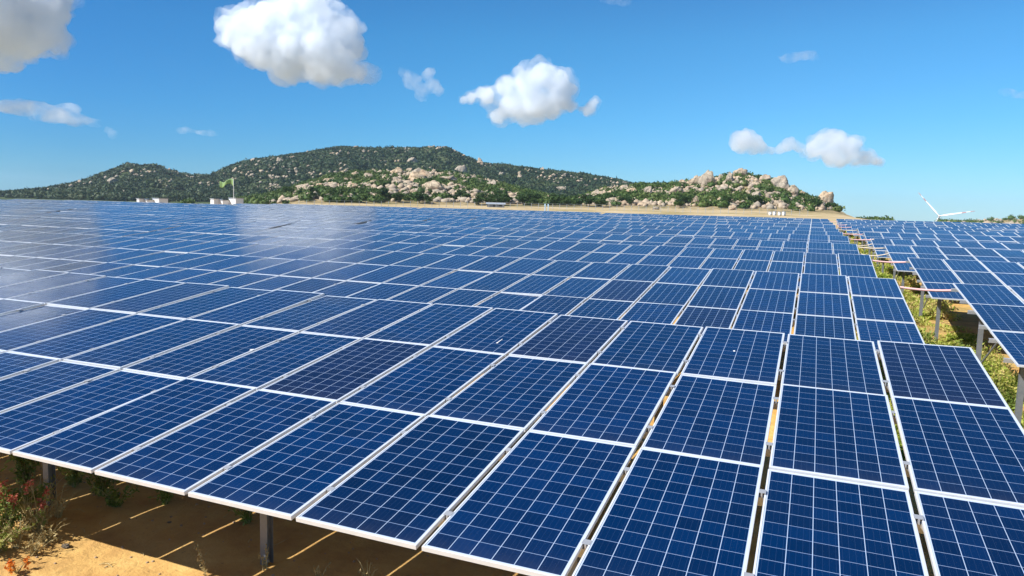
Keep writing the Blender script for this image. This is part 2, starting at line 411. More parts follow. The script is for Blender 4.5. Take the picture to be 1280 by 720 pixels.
def solar_table(row, blk, x0, ncol, label, dz=0., dx=0., detail=2):
    """x0: world x of the low left corner; detail 2: panels with frames + racking, 1: panels + racking, 0: far"""
    y0 = row*PITCH; z0 = row*PITCH*.0145 + dz
    t = empty('solar_table', (x0+dx, y0, z0-GH))
    tag(t, label, 'solar table', 'rows of tilted solar tables')
    T = Matrix.Translation((0, 0, GH)) @ SL
    W = ncol*PX-(PX-PW)
    if detail:
        for j in range(3):
            for i in range(ncol):
                p = link(bpy.data.objects.new('solar_panel', PANEL_A if detail == 2 else PANEL_B), t)
                p.matrix_local = T @ Matrix.Translation((i*PX + random.uniform(-.003, .003), j*PT + random.uniform(-.002, .002), random.uniform(-.001, .001))) @ Matrix.Rotation(random.gauss(0, .0042), 4, 'X') @ Matrix.Rotation(random.gauss(0, .0042), 4, 'Y')
                if detail == 2: link(bpy.data.objects.new('frame', FRAME_A), p)
    else:
        g = MB(); L = .016
        for j in range(3):
            for i in range(ncol):
                x, y = i*PX, j*PT
                jx, jy = random.gauss(0, .0042), random.gauss(0, .0042)
                q = [(x+L, y+L, -.009), (x+PW-L, y+L, -.009+jy*PW), (x+PW-L, y+PL-L, -.009+jy*PW+jx*PL), (x+L, y+PL-L, -.009+jx*PL)]
                g.quad(q, 0, [(0, 0), (6, 0), (6, 12), (0, 12)], (i+40*blk+3, j+row*5))
                g.box(x, x+PW, y, y+L, -.04, 0, mat=1); g.box(x, x+PW, y+PL-L, y+PL, -.04, 0, mat=1)
                g.box(x, x+L, y+L, y+PL-L, -.04, 0, mat=1); g.box(x+PW-L, x+PW, y+L, y+PL-L, -.04, 0, mat=1)
        me = g.mesh('panel_surface', [M_CELL, M_ALU]); o = link(bpy.data.objects.new('panel_surface', me), t); o.matrix_local = T
    if detail:
        for v in PUR:
            o = link(bpy.data.objects.new('purlin', purlin_mesh(0, W, row < 2, .09 if blk > 0 else -.03, -.03 if blk <= 0 else .1)), t); o.matrix_local = T @ Matrix.Translation((0, v, 0))
        # supports every 3.03 m, counted from the aisle side
        xs = [W-.35-3.035*k if blk <= 0 else .35+3.035*k for k in range(12)]
        for x in xs:
            if not .1 < x < W-.1: continue
            o = link(bpy.data.objects.new('rafter', rafter_mesh()), t); o.matrix_local = T @ Matrix.Translation((x, 0, 0))
            for ly in (1.15, 4.45):
                ht = GH + ly*math.tan(TILT) - .225
                gz = float(ground_z(x0+dx+x, y0+ly)) - (z0-GH) - .05
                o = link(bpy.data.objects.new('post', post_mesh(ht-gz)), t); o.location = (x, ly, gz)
            a = Vector((x+.058, 4.40, .45)); b = Vector((x+.058, 2.75, GH+2.75*math.tan(TILT)-.23))
            o = MB().tube([(0, 0, 0), tuple(b-a)], .022, 6).build('brace', [M_GALV], t); o.location = a
    else:
        # dark racking of the far tables: a few posts below the surface
        g = MB()
        for k in range(0, ncol, 6):
            for ly in (1.15, 4.45): g.box(k*PX+.3, k*PX+.4, ly-.05, ly+.05, -.05, GH+ly*math.tan(TILT)-.06)
        g.build('racking', [M_GALVD], t)
    return t
GAP = .56
TW = 30*PX-(PX-PW)
def xs_block(b):       # low-left x of a full 30-column table: b=0 left of aisle, 1.. further left
    return -TW - b*(TW+GAP)
for row in range(12):
    Y = row*PITCH+5.9+4.0
    xl = CAM[0]-1.63*(Y) - 3.5                       # left edge of view at the table's top edge
    dzr = 0 if row < 4 else .05*math.sin(row*1.9)
    bmax = [0, 0, 1, 1, 2, 2, 3, 3, 3, 3, 2, 2][row]
    for b in range(bmax+1):
        x0 = xs_block(b); x1 = x0+TW
        if x1 < xl+1: continue
        n = 30
        if x0 < xl: n = min(30, int((x1-xl)/PX)+2)
        x0 = x1 - n*PX + (PX-PW)
        if b == 0: where = 'directly left of the grassy aisle'
        else: where = {1: 'second table left of the aisle', 2: 'third table left of the aisle', 3: 'fourth table left of the aisle'}[b]
        lab = f'solar table in the {ORD[row]} row, {where}'
        if row == 0: lab = 'nearest solar table, its white low edge running across the foreground'
        if row == 1 and b == 0: lab = 'solar table right behind the nearest one, left of the grassy aisle'
        solar_table(row, -b, x0, n, lab, dz=dzr+.03*math.sin(b*2.3+row), dx=[.0, .02, .048, .078, .077, .09][min(row, 5)],
                    detail=2 if row < 3 else (1 if row < 7 else 0))
for row in range(1, 12):
    Y = row*PITCH+5.9+4.0
    xr = CAM[0] + .235*Y
    x0 = 1.13*PX
    n = max(4, min(30, int((xr-x0)/PX)+4))
    wob = 0 if row < 4 else .22*math.sin((row-4)*.8)
    lab = f'solar table in the {ORD[row]} row, right of the grassy aisle'
    if row == 1: lab = 'nearest solar table on the right side, low corner overhanging the grassy aisle'
    solar_table(row, 1, x0, n, lab, dz=(0 if row < 4 else .07*math.sin(row*1.3)), dx=wob+[0, 0, .03, .05][min(row, 3)],
                detail=2 if row < 3 else (1 if row < 7 else 0))
# bird droppings dried on the glass of the nearest table
front = [o for o in bpy.data.objects if o.name == 'solar_table'][0]
fx = xs_block(0)+TW-22*PX if False else front.location.x
for (wx, v, ln) in ((-5.45, 2.19, .16), (-1.93, 1.30, .03), (-.75, 1.36, .025), (-3.4, .62, .03), (-8.3, 1.55, .05), (-2.6, 2.5, .03)):
    g = MB(); n = 11; pts_ = []
    for k in range(n):
        a_ = 6.283*k/n; r_ = (.014 if ln > .1 else ln*.5)*random.uniform(.6, 1.3); pts_.append((r_*math.cos(a_), r_*math.sin(a_)*1.3+ (ln if (ln > .1 and k in (2, 3)) else 0), 0))
    g.quad(pts_)
    o = g.build('dropping', [M_WHITE], front); o.matrix_local = Matrix.Translation((0, 0, GH)) @ SL @ Matrix.Translation((wx-fx, v*PT, .0005))
# cable conduits that bridge the aisle from table to table
def slope_pt(row, x, v, dz):
    return Vector((x, row*PITCH+v*PT*math.cos(TILT), row*PITCH*.0145+v*PT*math.sin(TILT)+dz))
for row in range(1, 11):
    xo = [0, .02, .048, .078, .077, .09, .09][min(row, 6)]
    xr = 1.13*PX + (0 if row < 4 else .22*math.sin((row-4)*.8))
    a = slope_pt(row, xo-.14, 2.80, -.060); b = slope_pt(row, xr+.2, 2.80, -.060)
    P = [a.lerp(b, k/10) - Vector((0, 0, .06*4*(k/10)*(1-k/10))) for k in range(11)]
    g = MB().tube(P, .027, 10); g.tube([P[0]-Vector((.02, 0, 0)), P[0].lerp(P[1], .5)], .034, 10, mat=1); g.tube([P[-2].lerp(P[-1], .5), P[-1]+Vector((.02, 0, 0))], .034, 10, mat=1)
    o = g.build('cable_conduit', [M_PINK if row % 3 != 0 else M_CREAM, M_CREAM], None, True)
    tag(o, f'{"pink" if row%3 else "cream"} cable conduit bridging the aisle between the two {ORD[row]} row tables', 'conduit', 'cable conduits across the aisle')
    if row in (3, 4, 6):
        a = slope_pt(row, xo-.2, 2.22, -.09); b = slope_pt(row, xr+.2, 2.22, -.09)
        P = [a.lerp(b, k/10) - Vector((0, 0, .16*4*(k/10)*(1-k/10))) for k in range(11)]
        o = MB().tube(P, .022, 8).build('cable_conduit', [M_CREAM], None, True)
        tag(o, f'thin sagging cream conduit below the main one at the {ORD[row]} row', 'conduit', 'cable conduits across the aisle')

# ------------------------------------------------------------------ foliage tools
def leaf_quads(P, size, up=.3, aspect=1.6, r=rng):
    P = np.asarray(P, float); n = len(P); size = np.broadcast_to(size, n)
    d = r.normal(size=(n, 3)); d[:, 2] += up; d /= np.linalg.norm(d, axis=1)[:, None]
    e = np.cross(d, r.normal(size=(n, 3))); e /= np.linalg.norm(e, axis=1)[:, None]+1e-9
    a = d*size[:, None]*aspect*.5; b = e*size[:, None]*.5
    V = np.stack([P-a, P+b*.8, P+a, P-b*.8], 1).reshape(-1, 3)
    return V, np.arange(4*n).reshape(-1, 4)
def ico(sub):
    bm = bmesh.new(); bmesh.ops.create_icosphere(bm, subdivisions=sub, radius=1)
    v = np.array([q.co[:] for q in bm.verts]); f = np.array([[w.index for w in q.verts] for q in bm.faces]); bm.free(); return v, f
ICO1, ICO2, ICO3, ICO4 = ico(1), ico(2), ico(3), ico(4)
def scatter_bushes(name, pts, rad, mat, leaves=0, leaf=.6, sub=ICO1, hgt=.8, core=.8):
    n = len(pts); V0, F0 = sub; m = len(V0)
    jit = 1+.45*(rng.random((n, m, 1))-.5)
    S = np.stack([rad*rng.uniform(.85, 1.2, n), rad*rng.uniform(.85, 1.2, n), rad*hgt*rng.uniform(.8, 1.25, n)], -1)[:, None, :]*core
    ctr = pts + np.stack([0*rad, 0*rad, rad*hgt*.55], -1)
    V = (V0[None]*jit*S + ctr[:, None, :]).reshape(-1, 3)
    F = (F0[None] + (np.arange(n)*m)[:, None, None]).reshape(-1, 3)
    obs = []
    me = mesh_np(name, V, F); 
    if leaves:
        k = leaves; d = rng.normal(size=(n, k, 3)); d /= np.linalg.norm(d, axis=2)[..., None]; d[..., 2] = np.where(d[..., 2] < -.3, -d[..., 2], d[..., 2])
        lump = 1+.25*np.sin(d[..., :1]*7+rng.random((n, 1, 1))*6)*np.cos(d[..., 1:2]*6)
        P = (ctr[:, None] + d*lump*S/core*rng.uniform(.72, 1.08, (n, k, 1))).reshape(-1, 3)
        LV, LF = leaf_quads(P, leaf*rng.uniform(.6, 1.3, len(P)), .2)
        # one triangle pair per leaf so that everything is one triangle mesh
        LT = np.concatenate([LF[:, [0, 1, 2]], LF[:, [0, 2, 3]]])+len(V)
        me = mesh_np(name, np.concatenate([V, LV]), np.concatenate([F, LT]))
    me.materials.append(mat)
    return link(bpy.data.objects.new(name, me))

# ------------------------------------------------------------------ hills: scrub, boulders, trees
def sample_hill(k, n, rfrac=(0, 1), azr=None):
    h = HILLS[k]; a0, a1 = azr or h['az']
    az = rng.uniform(a0, a1, n); r0, r1 = h['base'], h['R']+25
    r = r0+(r1-r0)*(rfrac[0]+(rfrac[1]-rfrac[0])*rng.random(n))
    x = CAM[0]+r*np.sin(np.radians(az)); y = CAM[1]+r*np.cos(np.radians(az)); z = surf_z(x, y)
    z = np.maximum(z, 0)+0; up = z - ground_z(x, y)
    return az, r, x, y, z, up
def hill_scrub():
    az, r, x, y, z, up = sample_hill('far', 24000)
    ok = (up > 2) & ((fbm(x, y, 70, 31) > .30) & (fbm(x, y, 24, 35) > .33))
    x, y, z = x[ok], y[ok], z[ok]
    o = scatter_bushes('forest', np.stack([x, y, z-.5], -1), rng.uniform(2.0, 4.4, len(x))*(.7+1.1*fbm(x, y, 90, 37)), M_FAR, 26, 2.1, ICO1, .75)
    tag(o, 'dark green forest covering the large hill behind', 'forest', kind='stuff')
    P = []; Rr = []
    for k, n, th in (('near', 6800, .55), ('right', 6000, .54), ('coast', 420, .50)):
        az, r, x, y, z, up = sample_hill(k, n)
        f = fbm(x, y, 26, 41)
        ok = (up > .4) & ((f > th) | (rng.random(n) < .10)) & ((up > 3.5) | (rng.random(n) < .4) | (k == 'coast'))
        if k == 'right': ok &= ~((az < -13) & (f < .56))
        P.append(np.stack([x, y, z-.2], -1)[ok]); q = rng.uniform(1.2, 3.1, ok.sum()); Rr.append(q*(1.5 if k == 'coast' else 1))
    P = np.concatenate(P); Rr = np.concatenate(Rr)
    o = scatter_bushes('scrub', P, Rr, M_SCRUB, 50, .85, ICO1, .8)
    tag(o, 'green scrub between the boulders on the near hills', 'scrub', kind='stuff')
hill_scrub()
def rock_mesh(i, sub=ICO3):
    V, F = sub; rr = np.random.default_rng(100+i); off = rr.uniform(-50, 50, 3)
    out = []
    cuts = [(Vector(rr.normal(size=3)).normalized(), rr.uniform(.5, .88)) for _ in range(13)]
    for v in V:
        p = Vector(v)
        for nrm, dd in cuts:
            e = p.dot(nrm)-dd
            if e > 0: p = p - nrm*e*.85
        q = Vector(v)*1.3+Vector(off)
        p *= 1+.34*mnoise.noise(q)+.20*mnoise.noise(q*2.5)+.12*(.5-abs(mnoise.noise(q*4.5)))+.06*mnoise.noise(q*9)
        out.append(p[:])
    me = mesh_np('boulder', out, F, True); me.materials.append(M_ROCK); return me
ROCKS = [rock_mesh(i, ICO4) for i in range(12)]
BL = [(-28.62,1.23,16,.55),(-29.88,2.0,17,.5),(-30.07,2.3,10,.7),(-26.77,2.59,9,.9),(-33.87,1.93,10,.6),(-35.68,2.23,6,.9),(-31.55,2.44,8,.9),(-40.35,3.02,3.4,1.5),(-40.5,2.7,3,1.5),(-40.72,2.45,2.2,1.4),(-28.48,4.33,4,1.),(-8.44,2.16,7,1.2),(-7.55,2.18,10,1.2),(-5.29,3.1,8,.9),(-5.99,2.44,7,1.2),(-8.95,2.7,5,.8),(-12.01,1.29,5,1.5),(-9.9,1.52,9,.8),(-13.24,1.33,7,.8),(.69,.92,9,1.2),(-2.37,1.85,9,1.2),(-1.52,1.51,8,1.3),(-3.53,2.48,8,.8),(-4.02,1.23,6,1.1),(-4.61,1.45,5,1.2),(-22.04,2.35,6,.8),(-18.86,1.5,8,.6),(-25.22,3.45,5,1.2),(-26.44,1.79,6,.7),(-53.38,.84,4,1.),(-51.43,.97,6,.8),(-36.87,1.58,8,.6),(-37.46,1.2,7,.7),(-38.63,1.0,10,.5),(-40.71,1.03,5,.9),(-35.07,1.28,10,.5),(-33.26,1.52,12,.5),(-27.7,2.0,10,.6),(-24.23,1.61,8,.8),(-6.64,1.65,4,1.2),(-5.7,.47,5,.7),(-16.65,.99,6,.7),(-11.36,.32,4,.6),(-30.51,3.27,7,1.)]
SPECIAL = {0: 'widest smooth domed boulder low on the middle hill', 1: 'long pale slab of rock crowning the middle hill', 7: 'top of the narrow pale cliff on the upper left of the large hill',
           13: 'orange and cream boulder topping the summit of the right hill', 19: 'big sunlit crag at the right end of the right hill', 12: 'tallest pale rock tower left of the right hill summit',
           20: 'long cream crag on the right slope just below the summit', 27: 'pale outcrop where the far ridge steps down to the right', 10: 'small rock knob on top of the highest ridge',
           30: 'reddish outcrop halfway up the far left hill', 3: 'blocky pale boulder on the right shoulder of the middle hill', 17: 'broad cream boulder in the middle of the right hill slope'}
def add_boulder(az, el, px, asp, label=None, grp='pale boulders scattered over the hills', dsc=1., hit=None):
    hit = hit or on_terrain(az, el)
    if hit is None:
        for k in range(12):
            el -= .08; hit = on_terrain(az, el)
            if hit is not None: break
        if hit is None: return
    x, y, z, r = hit; s = px*r/899.*dsc
    o = link(bpy.data.objects.new('boulder', random.choice(ROCKS)))
    o.scale = (s*random.uniform(.9, 1.1), s*random.uniform(.8, 1.), s*asp); o.rotation_euler = (random.uniform(-.15, .15), random.uniform(-.15, .15), random.uniform(-.5, .5))
    if s*asp > 0: o.location = (x, y, z+s*asp*.35)
    zone = 'far forested hill' if r > 700 else ('right hill' if az > -20 else 'middle hill')
    tag(o, label or '{} boulder {} the {} of the {}'.format('large' if s > 4 else 'tall narrow' if asp > .85 else 'low flat' if asp < .6 else 'rounded', 'high on' if z > 13 else 'halfway up' if z > 7 else 'low on', ('left part' if az < -30 else 'right part') if r < 700 and az < -20 else ('left part' if az < -9 else 'middle' if az < -3 else 'right end') if r < 700 else ('left part' if az < -36 else 'right part'), zone), 'boulder', 'named outcrops on the hills' if label else f'boulders on the {zone}')
for i, (az, el, px, asp) in enumerate(BL):
    add_boulder(az, el, px*1.12, asp, SPECIAL.get(i))
for k, n in (('near', 104), ('right', 84), ('far', 64)):
    c = 0
    while c < n:
        a, rr_, x, y, z, up = [float(q[0]) for q in sample_hill(k, 1, azr={'near': (-39, -22), 'right': (-14, 2.6), 'far': (-52, -13)}[k])]
        if k == 'far' and (up < 25 or random.random() > up/95): continue
        if up < 2 or fbm(np.array([x]), np.array([y]), 26, 41)[0] > .56: continue
        add_boulder(a, 0, random.choice([2.4, 3, 3.6, 4.5, 5.5, 7])*(.88 if k != 'far' else .62), random.uniform(.45, 1.0)*(1.25 if k == 'far' else 1), None, hit=(x, y, z, rr_)); c += 1
def rubble(name, k, n, s0, s1, th, lab):
    az, r, x, y, z, up = sample_hill(k, n)
    ok = (up > (8 if k == 'far' else 1)) & ((fbm(x, y, 60, 61) > th) if k == 'far' else (fbm(x, y, 26, 41) < th+.03))
    x, y, z = x[ok], y[ok], z[ok]; m = len(x); V0, F0 = ICO1
    S = rng.uniform(s0, s1, (m, 1, 1))*np.array([1, 1, .8])*rng.uniform(.7, 1.3, (m, 1, 3))
    V = (V0[None]*(1+.5*(rng.random((m, len(V0), 1))-.5))*S + np.stack([x, y, z+s0*.5+(2.8 if k == 'far' else 0)], -1)[:, None]).reshape(-1, 3)
    F = (F0[None]+(np.arange(m)*len(V0))[:, None, None]).reshape(-1, 3)
    me = mesh_np(name, V, F); me.materials.append(M_RUBBLE); tag(link(bpy.data.objects.new(name, me)), lab, 'rocks', kind='stuff')
rubble('loose_rocks', 'near', 5200, .8, 2.6, .52, 'loose pale rocks strewn over the middle hill')
rubble('loose_rocks', 'right', 3600, .7, 2.2, .51, 'loose pale rocks strewn over the right hill')
rubble('loose_rocks', 'far', 2800, 1.5, 3.2, .55, 'pale outcrops showing through the far forest')
rubble('loose_rocks', 'coast', 420, 1.5, 4.2, .55, 'pale rocks on the low hill at the right edge')

def tree_protos():
    out = []
    for i in range(4):
        rr = np.random.default_rng(50+i); nb = 7
        C = rr.normal(size=(nb, 3))*np.array([.9, .9, .45])+np.array([0, 0, 2.4]); rad = rr.uniform(.8, 1.25, nb)
        k = 130; d = rr.normal(size=(nb, k, 3)); d /= np.linalg.norm(d, axis=2)[..., None]
        P = (C[:, None]+d*rad[:, None, None]*rr.uniform(.6, 1.05, (nb, k, 1))).reshape(-1, 3)
        V, F = leaf_quads(P, rr.uniform(.25, .5, len(P)), .2, r=rr)
        cr = mesh_np('crown', V, F); cr.materials.append(M_TREE)
        g = MB(); g.tube([(0, 0, -.3), (.05, .02, .8), (.0, .1, 1.8)], [.16, .12, .07], 7)
        for q in range(4):
            g.tube([(0.02, .05, 1.2), tuple(C[q]*np.array([.6, .6, .85]))], [.07, .03], 5)
        out.append((cr, g.mesh('trunk', [M_BARK])))
    return out
TP = tree_protos()
def tree(x, y, z, s, lab, grp):
    cr, tk = random.choice(TP)
    t = empty('tree', (x, y, z), random.uniform(0, 6.28)); t.scale = (s*random.uniform(1, 1.35), s*random.uniform(1, 1.35), s)
    tag(t, lab, 'tree', grp)
    link(bpy.data.objects.new('crown', cr), t); link(bpy.data.objects.new('trunk', tk), t)
for (az0, az1, el, n, zone) in ((-41, -33, .18, 9, 'left end of the middle hill foot'), (-33, -24, .22, 13, 'foot of the middle hill'), (-24, -15, .28, 24, 'saddle between the middle and right hills'), (-15, -3, .40, 9, 'foot of the right hill'), (-2, 2.4, .45, 8, 'right end of the right hill')):
    for i in range(n):
        az = random.uniform(az0, az1); hit = on_terrain(az, el+random.uniform(0, .45), 240, 700)
        if hit is None: continue
        x, y, z, r = hit; tree(x, y, z, random.uniform(.8, 1.35), f'bushy green tree at the {zone}', 'green trees along the foot of the hills')

# ------------------------------------------------------------------ fence, cabinets, flag, building, turbine
def polar(az, r): return CAM[0]+r*math.sin(R(az)), CAM[1]+r*math.cos(R(az))
f = empty('wire_fence', (*polar(-20, 262), float(ground_z(*polar(-20, 262)))))
tag(f, 'thin wire fence with pale posts at the foot of the hills', 'fence')
fl = Vector(f.location); pts = []
for k in range(0, 70):
    az = -39+k*.56; x, y = polar(az, 250+8*math.sin(az*.2)); z = float(surf_z(np.array(x), np.array(y)))
    pts.append(Vector((x, y, z))-fl)
    o = MB().box(-.05, .05, -.05, .05, -.2, 1.9).build('post', [M_GALV], f); o.location = pts[-1]
g = MB()
for h in (.5, 1.2, 1.9): g.tube([p+Vector((0, 0, h)) for p in pts], .02, 4)
g.build('wire', [M_GALV], f)

def cabinet(az, r, w, h, lab, dark=False):
    x, y = polar(az, r); z = float(surf_z(np.array(x), np.array(y)))
    t = empty('white_cabinet', (x, y, z), R(-6) if az < -30 else R(-12)); tag(t, lab, 'cabinet', 'white equipment cabinets behind the array')
    MB().box(-w/2, w/2, -.9, .9, .25, h-.12).build('housing', [M_WHITE], t)
    MB().box(-w/2-.1, w/2+.1, -1., 1., h-.12, h).build('roof', [M_GREY], t)
    MB().box(-w/2, w/2, -.9, .9, -.4, .25).build('plinth', [M_CONC], t)
    for s in range(max(1, int(w/1.2))):
        a = -w/2+.12+s*w/max(1, int(w/1.2)); MB().box(a, a+w/max(1, int(w/1.2))-.2, -.93, -.9, .35, h-.25).build('door', [M_WHITE], t)
CD = 148
for az, w, h, lab in ((-49.62, .7, 3.0, 'small white cabinet at the far left of the field'), (-49.16, .8, 2.8, 'low white cabinet second from the far left'), (-48.5, 1.7, 3.1, 'wide white cabinet right of the two small ones at far left'),
                      (-44.82, .9, 3.2, 'white cabinet left of the flag pole'), (-44.22, .9, 3.0, 'low white cabinet just left of the flag pole'), (-43.45, 1.7, 3.4, 'large white cabinet just right of the flag pole')):
    x, y = polar(az, CD); cabinet(az, CD, w*1.1, h - .42, lab)
for i, az in enumerate((-2.95, -2.65, -2.3, -2.0)):
    cabinet(az, 240, .6, 1.15+.12*(i % 2), ['leftmost of the four tiny white cabinets below the right hill', 'second of the four tiny white cabinets below the right hill', 'third of the four tiny white cabinets below the right hill', 'rightmost of the four tiny white cabinets below the right hill'][i])
# flag on a pole
x, y = polar(-43.62, CD-3); z = float(surf_z(np.array(x), np.array(y)))
t = empty('flag_pole', (x, y, z), R(12)); tag(t, 'thin pole with a pale green flag blowing to the left above the cabinets', 'flag')
MB().tube([(0, 0, -.3), (0, 0, 6.6)], [.07, .045], 8).build('pole', [M_WHITE], t)
M_FLAG = leaf_material('green_cloth', [(.3, (.34, .50, .20)), (.7, (.46, .62, .30))], 1, .5, obj=True)
V = []; F = []
nu, nv = 18, 6
for i in range(nu):
    for j in range(nv):
        u, v = i/(nu-1), j/(nv-1); hh = 1.5*(1-.55*abs(math.sin(u*math.pi*1.0)))*(1 if u < .9 else .8)
        V.append((-u*2.9, .25*math.sin(u*9), 6.5-.1-(1-v)*hh-.55*u+.25*math.sin(u*7)))
for i in range(nu-1):
    for j in range(nv-1): a = i*nv+j; F.append((a, a+nv, a+nv+1, a+1))
me = mesh_np('flag', V, F, True); me.materials.append(M_FLAG); o = link(bpy.data.objects.new('flag', me), t)
md = o.modifiers.new('thick', 'SOLIDIFY'); md.thickness = .012
# low grey-roofed building at the hill foot
x, y = polar(-23.9, 268); z = float(surf_z(np.array(x), np.array(y)))
t = empty('small_building', (x, y, z), -R(-23.9)); tag(t, 'low building with a grey roof at the foot of the middle hill', 'building')
MB().box(-3.2, 3.2, -1.5, 1.5, -.3, 1.1).build('wall', [M_GALVD], t)
MB().quad([(-3.6, -2, 1.1), (3.6, -2, 1.1), (3.6, 0, 1.7), (-3.6, 0, 1.7)]).quad([(3.6, 2, 1.1), (-3.6, 2, 1.1), (-3.6, 0, 1.7), (3.6, 0, 1.7)]).quad([(-3.6, -2, 1.1), (-3.6, 0, 1.7), (-3.6, 2, 1.1)]).quad([(3.6, -2, 1.1), (3.6, 2, 1.1), (3.6, 0, 1.7)]).build('roof', [M_GREY], t)
MB().box(-1, .2, -1.54, -1.5, -.2, .95).build('door', [M_DARK], t); MB().box(1.2, 2.4, -1.54, -1.5, .35, .85).build('window', [M_DARK], t)
# blue-white marker signs by the strip
for az, lab in ((-20.0, 'slim pale blue marker post on the sandy strip, left one'), (-19.75, 'slim pale blue marker post on the sandy strip, right one')):
    x, y = polar(az, 215); z = float(surf_z(np.array(x), np.array(y)))
    o = MB().box(-.12, .12, -.08, .08, -.2, 1.9).box(-.2, .2, -.1, -.08, 1.5, 2.1).build('marker_post', [simple('pale_blue_paint', (.35, .50, .62), .5)]); o.location = (x, y, z)
    tag(o, lab, 'marker post', 'marker posts on the sandy strip')
# wind turbine
D = 1240; x, y = polar(7.97, D); hub = CAM[2]+D*math.tan(R(.37))
t = empty('wind_turbine', (x, y, hub-80), -R(7.97)); tag(t, 'white wind turbine with red banded blades far off on the right', 'wind turbine')
MB().tube([(0, 3.5, -8), (0, 3.5, 30), (0, 3.5, 77.8)], [2.3, 1.9, 1.25], 20).build('tower', [M_WHITE], t, True)
n_ = MB().tube([(0, -1.2, 80), (0, 0, 80), (0, 5, 80), (0, 8.5, 80.3)], [1.5, 1.9, 2.0, 1.3], 14).build('nacelle', [M_GREY], t, True)
MB().tube([(0, -3.6, 80), (0, -2.8, 80), (0, -1.2, 80)], [.3, 1.1, 1.5], 14).build('hub', [M_WHITE], t, True)
for k in range(3):
    th = R(130.8-120*k)
    g = MB(); secs = []
    for s in range(17):
        q = s/16; r_ = 1.2+43.5*q; ch = .68*(1.6+2.6*min(1, q*6))*(1-.80*max(0, q-.15)/.85); th_ = .9*(1-.85*q)
        tw = R(18*(1-q)); secs.append((r_, ch, th_, tw, q))
    prev = None
    for (r_, ch, th_, tw, q) in secs:
        ring = []
        for a in range(8):
            an = 2*math.pi*a/8; cx_, cy_ = ch*.5*math.cos(an), th_*.5*math.sin(an)
            lx = cx_*math.cos(tw)-cy_*math.sin(tw); ly = cx_*math.sin(tw)+cy_*math.cos(tw)
            g.v.append((r_*math.cos(th)-lx*math.sin(th), -2.0+ly, 80+r_*math.sin(th)+lx*math.cos(th))); ring.append(len(g.v)-1)
        if prev:
            for a in range(8):
                g.f.append((prev[a], prev[(a+1) % 8], ring[(a+1) % 8], ring[a])); g.m.append(1 if (.66 < q <= .76 or q > .93) else 0)
        prev = ring
    g.f.append(tuple(prev)); g.m.append(1)
    g.build('blade', [M_WHITE, M_RED], t, True)

# ------------------------------------------------------------------ weeds in the aisle and under the tables
def weeds():
    P = []; S = []
    n = 15000
    y = 6.6+ (rng.random(n)**1.7)*100; x = rng.uniform(-.9, 2.6, n) 
    f = fbm(x, y, 1.1, 71, 3); keep = (f > .34) & (fbm(x, y, 2.6, 77, 3) > .26); x, y, f = x[keep], y[keep], f[keep]
    z = ground_z(x, y)
    for xi, yi, zi, fi in zip(x, y, z, f):
        hgt = .06+.45*max(0, fi-.36)*random.uniform(.8, 2.4); rad = random.uniform(.08, .22); k = 26
        q = rng.normal(size=(k, 3))*np.array([rad, rad, 0]); q[:, 2] = rng.random(k)**.8*hgt
        P.append(q+np.array([xi, yi, zi])); S.append(np.full(k, .022+.0013*yi)*rng.uniform(.6, 1.5, k))
    V, F = leaf_quads(np.concatenate(P), np.concatenate(S), .9, 2.2)
    me = mesh_np('weeds', V, F); me.materials.append(M_WEED)
    tag(link(bpy.data.objects.new('weeds', me)), 'yellow green weeds and dry grass filling the aisle', 'weeds', kind='stuff')
weeds()
def plant(x, y, h, rad, nst, lf, lab, name='weed_plant', mat=None, flower=None, grp=None, lean=(0, 0), stems=M_DRY, nl=22, rz=.5):
    mat = mat or M_WEEDG; z = float(ground_z(x, y)); t = empty(name, (x, y, z-.02)); tag(t, lab, 'plant', grp)
    gs = MB(); LP = []; FP = []
    for s in range(nst):
        a = random.uniform(0, 6.28); q = random.uniform(.15, 1)*rad; hh = h*random.uniform(.6, 1.05)
        tip = Vector((q*math.cos(a)+lean[0]*hh, q*math.sin(a)+lean[1]*hh, hh)); mid = Vector((tip.x*.35, tip.y*.35, hh*.55))
        base = Vector((random.uniform(-.03, .03), random.uniform(-.03, .03), 0))
        pts_ = [base, base.lerp(mid, .5), mid, mid.lerp(tip, .5)+Vector((0, 0, .02)), tip]
        gs.tube(pts_, [.005, .0045, .004, .003, .0015], 5)
        for k in range(nl):
            u = random.uniform(.15, 1); i = min(3, int(u*4)); p = pts_[i].lerp(pts_[i+1], u*4-i)
            LP.append(np.array(p)+rng.normal(size=3)*lf*.7)
        if flower is not None and random.random() < .45:
            FV, FF = leaf_quads(np.array(tip)+rng.normal(size=(22, 3))*np.array([.015, .015, .026]), .026, .4, 1.5)
            fm_ = mesh_np('flower_head', FV, FF); fm_.materials.append(flower); FP.append(fm_)
    gs.build('stem', [stems], t)
    V, F = leaf_quads(np.array(LP), lf*rng.uniform(.6, 1.4, len(LP)), .4, 2.2); me = mesh_np('leaves', V, F); me.materials.append(mat); link(bpy.data.objects.new('leaves', me), t)
    for fm_ in FP: link(bpy.data.objects.new('flower_head', fm_), t)
    return t
G1 = 'weeds on the sand at the near left corner'
